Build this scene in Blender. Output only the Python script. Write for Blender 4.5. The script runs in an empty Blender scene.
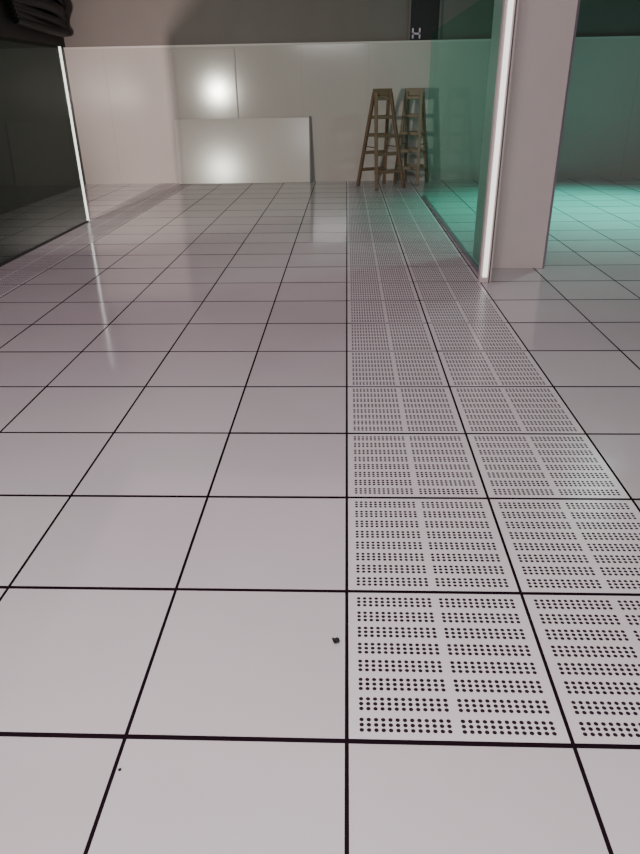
import bpy, math, random
import numpy as np
from mathutils import Vector, Matrix
random.seed(3)
T=0.6
# ---------------- camera solve -----------------
pts=[(0,0,347,741),(1,0,575,746),(-1,0,127,736),(0,1,347,591),(1,1,523,594),(-1,1,175,589),(-2,1,8,587),(0,2,347,497),(1,2,487,499),(-1,2,207,496),(-2,2,70,496),(2,2,634,499),(0,3,347,433),(1,3,463,433),(-2,3,116,433),(-1,3,229,433),(2,3,585,433),(0,4,347,387),(-1,4,246,387),(-2,4,143,387),(2,4,549,387),(0,5,347,352),(0,6,347,325),(0,7,347,302),(0,8,347,283),(0,20.7,347,180),(1,20.7,382,179)]
def proj(p,X,Y,Z):
    cx,cy,H,f,pi,ya,ro=p
    R=rot(pi,ya,ro)
    v=R.T@np.array([X-cx,Y-cy,Z-H])
    return np.array([320+f*v[0]/-v[2],427-f*v[1]/-v[2]])
def rot(pi,ya,ro):
    m=Matrix.Rotation(ya,3,'Z')@Matrix.Rotation(math.pi/2-pi,3,'X')@Matrix.Rotation(ro,3,'Z')
    return np.array(m)
p=np.array([-.03,-1.19,1.55,665,.469,.036,0.0])
def res(p):
    return np.concatenate([proj(p,a*T,b*T,0)-np.array([c,d]) for a,b,c,d in pts])
for it in range(25):
    r=res(p);J=np.zeros((len(r),7))
    for i in range(7):
        q=p.copy();e=1e-4*max(1,abs(q[i]));q[i]+=e
        J[:,i]=(res(q)-r)/e
    p=p-np.linalg.lstsq(J,r,rcond=None)[0]
cam=bpy.data.cameras.new("camera");co=bpy.data.objects.new("camera",cam)
bpy.context.collection.objects.link(co)
cam.sensor_fit='VERTICAL';cam.sensor_height=24;cam.lens=float(p[3])*24/854
M=Matrix(rot(p[4],p[5],p[6]).tolist()).to_4x4();M.translation=Vector([float(x) for x in p[:3]])
co.matrix_world=M
bpy.context.scene.camera=co

# ---------------- materials -----------------
def mat(name,col,rough=.5,metal=0,spec=.5,emit=None,es=0,noise=0,nscale=5,bump=0,bscale=40):
    m=bpy.data.materials.new(name);m.use_nodes=True
    n=m.node_tree.nodes;l=m.node_tree.links;b=n['Principled BSDF']
    b.inputs['Base Color'].default_value=(*col,1);b.inputs['Roughness'].default_value=rough
    b.inputs['Metallic'].default_value=metal;b.inputs['Specular IOR Level'].default_value=spec
    if emit: b.inputs['Emission Color'].default_value=(*emit,1);b.inputs['Emission Strength'].default_value=es
    tc=n.new('ShaderNodeTexCoord')
    if noise:
        t=n.new('ShaderNodeTexNoise');t.inputs['Scale'].default_value=nscale;t.inputs['Detail'].default_value=6
        l.new(tc.outputs['Object'],t.inputs['Vector'])
        mx=n.new('ShaderNodeMix');mx.data_type='RGBA'
        mx.inputs[6].default_value=(*[c*(1-noise) for c in col],1);mx.inputs[7].default_value=(*[min(1,c*(1+noise)) for c in col],1)
        l.new(t.outputs['Fac'],mx.inputs[0]);l.new(mx.outputs[2],b.inputs['Base Color'])
    if bump:
        t=n.new('ShaderNodeTexNoise');t.inputs['Scale'].default_value=bscale
        l.new(tc.outputs['Object'],t.inputs['Vector'])
        bp=n.new('ShaderNodeBump');bp.inputs['Strength'].default_value=bump;bp.inputs['Distance'].default_value=.01
        l.new(t.outputs['Fac'],bp.inputs['Height']);l.new(bp.outputs[0],b.inputs['Normal'])
    return m
def tilemat(name,perf):
    m=bpy.data.materials.new(name);m.use_nodes=True
    n=m.node_tree.nodes;l=m.node_tree.links;b=n['Principled BSDF']
    def math_(op,a,c=None):
        x=n.new('ShaderNodeMath');x.operation=op
        for i,v in enumerate((a,c)):
            if v is None: continue
            if isinstance(v,(int,float)): x.inputs[i].default_value=v
            else: l.new(v,x.inputs[i])
        return x.outputs[0]
    tc=n.new('ShaderNodeTexCoord')
    t=n.new('ShaderNodeTexNoise');t.inputs['Scale'].default_value=1.6;t.inputs['Detail'].default_value=5
    l.new(tc.outputs['Object'],t.inputs['Vector'])
    g=n.new('ShaderNodeNewGeometry')
    f=math_('ADD',math_('MULTIPLY',t.outputs['Fac'],.6),math_('MULTIPLY',g.outputs['Random Per Island'],.4))
    mx=n.new('ShaderNodeMix');mx.data_type='RGBA'
    k=1.15 if perf else 1
    mx.inputs[6].default_value=(.54*k,.475*k,.50*k,1);mx.inputs[7].default_value=(.66*k,.615*k,.63*k,1)
    l.new(f,mx.inputs[0]);col=mx.outputs[2]
    sp=.15 if perf else .55
    b.inputs['Specular IOR Level'].default_value=sp
    t2=n.new('ShaderNodeTexNoise');t2.inputs['Scale'].default_value=9
    l.new(tc.outputs['Object'],t2.inputs['Vector'])
    l.new(math_('ADD',math_('MULTIPLY',t2.outputs['Fac'],.08),.2 if perf else .05),b.inputs['Roughness'])
    if perf:
        s=n.new('ShaderNodeSeparateXYZ');l.new(tc.outputs['Object'],s.inputs[0])
        u=math_('FRACT',math_('DIVIDE',math_('ADD',s.outputs[0],60.0),T));v=math_('FRACT',math_('DIVIDE',math_('ADD',s.outputs[1],60.0),T))
        a=math_('MULTIPLY',math_('SUBTRACT',u,.035),2/.93);bb=math_('MULTIPLY',math_('SUBTRACT',v,.03),8/.94)
        fa=math_('FRACT',a);fb=math_('FRACT',bb)
        sx=math_('MULTIPLY',math_('SUBTRACT',fa,.035),13/.93);sy=math_('MULTIPLY',math_('SUBTRACT',fb,.14),3/.72)
        def inr(x,lo,hi): return math_('MULTIPLY',math_('GREATER_THAN',x,lo),math_('LESS_THAN',x,hi))
        mask=math_('MULTIPLY',math_('MULTIPLY',inr(sx,0,13),inr(sy,0,3)),math_('MULTIPLY',inr(a,0,2),inr(bb,0,8)))
        dx=math_('MULTIPLY',math_('SUBTRACT',math_('FRACT',sx),.5),.01996*1000);dy=math_('MULTIPLY',math_('SUBTRACT',math_('FRACT',sy),.5),.0169*1000)
        d=math_('SQRT',math_('ADD',math_('MULTIPLY',dx,dx),math_('MULTIPLY',dy,dy)))
        hole=math_('MULTIPLY',math_('LESS_THAN',d,6.3),mask)
        m2=n.new('ShaderNodeMix');m2.data_type='RGBA';l.new(hole,m2.inputs[0]);l.new(col,m2.inputs[6]);m2.inputs[7].default_value=(.03,.015,.023,1)
        col=m2.outputs[2]
        l.new(math_('MULTIPLY',math_('SUBTRACT',1.0,hole),sp),b.inputs['Specular IOR Level'])
    l.new(col,b.inputs['Base Color'])
    return m
def glassmat(name,tint,refl,rough=.02):
    m=bpy.data.materials.new(name);m.use_nodes=True
    n=m.node_tree.nodes;l=m.node_tree.links;n.remove(n['Principled BSDF'])
    tr=n.new('ShaderNodeBsdfTransparent');tr.inputs[0].default_value=(*tint,1)
    gl=n.new('ShaderNodeBsdfGlossy');gl.inputs['Roughness'].default_value=rough;gl.inputs[0].default_value=(.8,.9,.87,1)
    mx=n.new('ShaderNodeMixShader');mx.inputs[0].default_value=refl
    l.new(tr.outputs[0],mx.inputs[1]);l.new(gl.outputs[0],mx.inputs[2]);l.new(mx.outputs[0],n['Material Output'].inputs[0])
    return m
M_tile=tilemat("floor_tile",False);M_perf=tilemat("perforated_tile",True)
M_edge=mat("tile_edge_black",(.014,.007,.011),.9,spec=0)
M_wall=mat("glossy_white_panel",(.46,.415,.395),.125,noise=.06,nscale=1.2,bump=.04,bscale=2.5)
M_up=mat("upper_wall_paint",(.14,.118,.11),.6,noise=.15,nscale=2)
M_dark=mat("dark_wall",(.035,.043,.039),.35,noise=.2,nscale=3)
M_black=mat("black",(.006,.006,.007),.6)
M_col=mat("column_panel",(.80,.69,.66),.35,noise=.04)
M_alu=mat("aluminium_trim",(.45,.38,.46),.3,.7)
M_edge_glow=mat("bright_edge_strip",(.85,.85,.84),.3,emit=(1,.97,.93),es=1.6)  # emission stands in for light caught along the glass edges
M_seam=mat("seam",(.12,.10,.10),.5)
M_seaml=mat("seam_light",(.34,.30,.29),.4)
M_wood=mat("ladder_wood",(.15,.09,.055),.6,noise=.4,nscale=12)
M_wood2=mat("ladder_wood_pale",(.19,.15,.10),.6,noise=.35,nscale=12)
M_ceil=mat("ceiling_paint",(.35,.33,.33),.8)
M_glassR=glassmat("green_glass",(.76,.95,.89),.035)
M_glassL=glassmat("smoked_glass",(.62,.66,.64),.05)
M_board=mat("leaning_board_white",(.54,.49,.465),.18,spec=.35,noise=.03)
# ---------------- helpers -----------------
def mesh(name,verts,faces,mats,mi=None,parent=None,smooth=False):
    me=bpy.data.meshes.new(name);me.from_pydata(verts,[],faces)
    for m in (mats if isinstance(mats,list) else [mats]): me.materials.append(m)
    if mi: me.polygons.foreach_set('material_index',mi)
    me.update()
    o=bpy.data.objects.new(name,me);bpy.context.collection.objects.link(o)
    if parent:o.parent=parent
    return o
def box(name,x0,x1,y0,y1,z0,z1,m,parent=None,bev=0):
    v=[(x,y,z) for x in(x0,x1) for y in(y0,y1) for z in(z0,z1)]
    f=[(0,1,3,2),(4,6,7,5),(0,4,5,1),(2,3,7,6),(0,2,6,4),(1,5,7,3)]
    o=mesh(name,v,f,m,parent=parent)
    if bev:
        b=o.modifiers.new('b','BEVEL');b.width=bev;b.segments=2
    return o
def empty(name,loc=(0,0,0),rz=0):
    e=bpy.data.objects.new(name,None);bpy.context.collection.objects.link(e);e.location=loc;e.rotation_euler=(0,0,rz);return e
def beam(name,a,b,w,d,m,parent=None):
    a=Vector(a);b=Vector(b);L=(b-a).length
    q=(b-a).to_track_quat('Z','Y')
    v=[tuple(a+q@Vector((x,y,z))) for x in(-w/2,w/2) for y in(-d/2,d/2) for z in(0,L)]
    f=[(0,1,3,2),(4,6,7,5),(0,4,5,1),(2,3,7,6),(0,2,6,4),(1,5,7,3)]
    o=mesh(name,v,f,m,parent=parent)
    bv=o.modifiers.new('b','BEVEL');bv.width=min(w,d)*.2;bv.segments=2
    return o
YB=12.42;XL=-5.1;XR=9.0;YF=-4.8;HC=3.7
# ---------------- floor -----------------
V=[];F=[];I=[]
def q(vs,mi):
    k=len(V);V.extend(vs);F.append(tuple(range(k,k+4)));I.append(mi)
q([(XL,YF,-.002),(XR,YF,-.002),(XR,YB,-.002),(XL,YB,-.002)],2)
g=.0055
for i in range(-9,15):
    for j in range(-8,21):
        x0=i*T+g;x1=(i+1)*T-g;y0=j*T+g*1.4;y1=(j+1)*T-g*1.4
        x0=max(x0,XL);x1=min(x1,XR);y1=min(y1,YB)
        perf=1 if ((i in(0,1) or i==-6) and j>=0) else 0
        z=[random.uniform(-.0007,.0007) for _ in range(4)]
        k=len(V)
        V.extend([(x0,y0,z[0]),(x1,y0,z[1]),(x1,y1,z[2]),(x0,y1,z[3]),(x0,y0,-.006),(x1,y0,-.006),(x1,y1,-.006),(x0,y1,-.006)])
        F.append((k,k+1,k+2,k+3));I.append(perf)
        for a,b in((0,1),(1,2),(2,3),(3,0)):
            F.append((k+a,k+4+a,k+4+b,k+b));I.append(2)
mesh("floor",V,F,[M_tile,M_perf,M_edge],I)
# ---------------- room shell -----------------
WH=2.3
box("wall_back",XL,XR,YB,YB+.15,-.1,WH,M_wall)
box("wall_back_upper",XL,XR,YB+.08,YB+.2,WH,HC,M_up)
box("trim_1",XL,XR,YB-.012,YB+.10,WH,WH+.03,mat("cap_trim",(.50,.45,.44),.4))
box("wall_left",XL-.12,XL,YF,YB+.2,-.1,WH,M_dark)
box("wall_left_upper",XL-.12,XL,YF,YB+.2,WH,HC,M_black)
box("wall_right",XR,XR+.12,YF,YB+.2,-.1,HC,M_wall)
box("wall_front",XL,XR,YF-.12,YF,-.1,HC,M_up)
box("ceiling",XL-.12,XR+.12,YF-.12,YB+.2,HC,HC+.1,M_ceil)
se=empty("trim_2")
for k,x in enumerate([-4.4,-.82,.38,1.58,2.78,3.98,5.18,6.38]):
    box(f"seam_{k}",x-.003,x+.003,YB-.003,YB+.01,0,WH,M_seaml,se)
# access panel w/ frame
ap=empty("door_1")
px0,px1=-3.2,-2.03
box("panel",px0,px1,YB-.012,YB+.01,.05,WH-.03,M_wall,ap)
for k,(a,b) in enumerate(((px0-.02,px0+.002),(px1-.002,px1+.02))):
    box(f"frame_{k}",a,b,YB-.018,YB+.01,.05,WH-.03,M_seaml,ap,.002)
box("frame_top",px0,px1,YB-.018,YB+.01,WH-.05,WH-.03,M_seaml,ap)
# leaning board
th=math.radians(6.8)
lb=empty("leaning_board",(0,YB-.18,0.004))
b=box("board",-3.22,-.70,0,.018,0,1.13,M_board,lb,.002);b.rotation_euler=(-th,0,0)
b2=box("dark_edge",-.702,-.67,-.004,.022,0,1.15,M_seam,lb);b2.rotation_euler=(-th,0,0)
# upper window opening
w=empty("window_1")
box("pane",1.1,1.62,YB+.05,YB+.09,WH+.03,HC-.05,M_black,w)
for k,(a,b_) in enumerate(((1.07,1.11),(1.60,1.64))):
    box(f"jamb_{k}",a,b_,YB+.02,YB+.09,WH+.03,HC-.05,M_seam,w)
for k,a in enumerate((1.14,1.26)):
    box(f"latch_{k}",a,a+.03,YB+.02,YB+.06,WH+.06,WH+.22,M_alu,w)  # small pale H-shaped figure in the dark pane
box("latch_bar",1.14,1.29,YB+.02,YB+.06,WH+.12,WH+.15,M_alu,w)
# left hanging cable mass
cd=bpy.data.curves.new("hanging_cable_bundle",'CURVE');cd.dimensions='3D';cd.bevel_depth=.06;cd.bevel_resolution=3
for k in range(22):
    s=cd.splines.new('BEZIER');s.bezier_points.add(2)
    y=YB-.5-.03*k
    P=[(XL+.08,y-1.5,2.6+.055*k),(XL+.15+.014*k+random.uniform(-.06,.08),y-.2,2.5+.055*k+random.uniform(-.08,.08)),(XL+.08+random.uniform(0,.05),YB-.1,2.5+.05*k+random.uniform(-.05,.05))]
    for bp,c in zip(s.bezier_points,P):
        bp.co=c;bp.handle_left_type=bp.handle_right_type='AUTO'
cb=bpy.data.objects.new("hanging_cable_bundle",cd);bpy.context.collection.objects.link(cb);cd.materials.append(M_black)
# ---------------- column -----------------
c=empty("square_column")
cx0,cx1,cy0,cy1=1.31,1.89,5.28,5.86
box("shaft",cx0,cx1,cy0,cy1,0,HC,M_col,c,.004)
box("corner_trim_right",cx1-.012,cx1+.008,cy0-.006,cy0+.02,0,HC,M_alu,c)
box("corner_trim_left",cx0-.008,cx0+.012,cy0-.006,cy0+.02,0,HC,M_alu,c)
# ---------------- glass partitions -----------------
gr=empty("glass_partition")
GX=1.245
GE=10.2
box("pane",GX-.005,GX+.005,4.83,GE,.02,WH,M_glassR,gr)
box("end_post",GX-.06,GX+.045,4.76,4.83,0,HC,M_col,gr,.003)
box("bright_edge",GX-.035,GX+.005,4.752,4.76,0.05,HC,M_edge_glow,gr)
box("dark_edge",GX+.02,GX+.03,4.752,4.76,0.0,HC,M_seam,gr)
box("sill",GX-.02,GX+.02,4.83,GE,0,.03,M_alu,gr)
gl=empty("smoked_glass_partition")
GX2=-3.56
box("pane",GX2-.006,GX2+.006,-1,8.15,.03,2.11,M_glassL,gl)
box("edge_strip",GX2-.014,GX2+.008,8.15,8.18,0,2.1,M_edge_glow,gl)
box("sill",GX2-.015,GX2+.015,-1,8.15,0,.02,M_dark,gl)
# ---------------- ladders -----------------
def ladder(loc,rz,H,m,wt=.30,wb=.52,spread=.42,n=5):
    e=empty("wooden_step_ladder",loc,rz)
    for s,nm in((-1,"front"),(1,"rear")):
        yt=s*.03;yb=s*spread
        for sd in(-1,1):
            beam(f"{nm}_leg_{'l' if sd<0 else 'r'}",(sd*wb/2,yb,.005),(sd*wt/2,yt,H+.03),.06,.05,m,e)
        for r in range(1,n+1):
            t=r/(n+.25)
            z=H*t;wd=wb+(wt-wb)*t;y=yb+(yt-yb)*t
            beam(f"{nm}_rung_{r}",(-wd/2-.03,y,z),(wd/2+.03,y,z),.05,.055,m,e)
    beam("top_board",(-wt/2-.04,0,H+.02),(wt/2+.04,0,H+.02),.04,.12,m,e)
    for sd in(-1,1):
        t=.45
        beam(f"brace_{sd+1}",(sd*(wb+(wt-wb)*t)/2,-spread*(1-t),H*t),(sd*(wb+(wt-wb)*t)/2,spread*(1-t),H*t),.012,.02,m,e)
    return e
ladder((.60,11.45,0),math.radians(26),1.50,M_wood,.28,.54,.36)
ladder((1.19,11.95,0),math.radians(-24),1.50,M_wood2,.26,.44,.28)
# ---------------- debris -----------------
import bmesh
def crumb(x,y,r):
    bm=bmesh.new();bmesh.ops.create_icosphere(bm,subdivisions=2,radius=r)
    for v in bm.verts: v.co=v.co*random.uniform(.6,1.3);v.co.z*=.6
    me=bpy.data.meshes.new("debris_crumb");bm.to_mesh(me);bm.free();me.materials.append(M_black)
    o=bpy.data.objects.new("debris_crumb",me);bpy.context.collection.objects.link(o);o.location=(x,y,r*.5)
crumb(-.035,.36,.013);crumb(-.585,-.1,.004)
# ---------------- lights -----------------
def area(name,loc,sx,sy,power,col,rot=(0,0,0)):
    L=bpy.data.lights.new(name,'AREA');L.shape='RECTANGLE';L.size=sx;L.size_y=sy;L.energy=power;L.color=col
    o=bpy.data.objects.new(name,L);bpy.context.collection.objects.link(o);o.location=loc;o.rotation_euler=rot;return o
area("ceiling_lamp",(-.6,-2.2,3.6),2.4,1.2,360,(1,.95,.955),(math.radians(18),0,0))  # unseen fill added behind the camera for the near floor and column
area("ceiling_lamp",(-1.0,5.0,3.65),4.5,5,45,(1,.66,.80))  # large unseen pink fill, added to tint the middle of the floor
area("ceiling_lamp",(3.5,7.0,3.6),.3,.3,55,(.72,1,.9))
def spot(name,loc,target,e,col,size,angle,blend=.8):
    S=bpy.data.lights.new(name,'SPOT');S.energy=e;S.color=col;S.shadow_soft_size=size;S.spot_size=math.radians(angle);S.spot_blend=blend
    so=bpy.data.objects.new(name,S);bpy.context.collection.objects.link(so);so.location=loc
    so.rotation_euler=(Vector(target)-so.location).to_track_quat('-Z','Y').to_euler()
spot("work_lamp",(-4.0,2.9,1.6),(-1.9,YB,1.6),3300,(1,.86,.79),.15,56)
spot("teal_lamp",(4.3,9.3,3.5),(3.7,8.9,0),1300,(.06,1,.72),.2,88,1)
wd=bpy.data.worlds.new("world");bpy.context.scene.world=wd;wd.use_nodes=True
wd.node_tree.nodes['Background'].inputs[0].default_value=(.5,.45,.47,1);wd.node_tree.nodes['Background'].inputs[1].default_value=.3
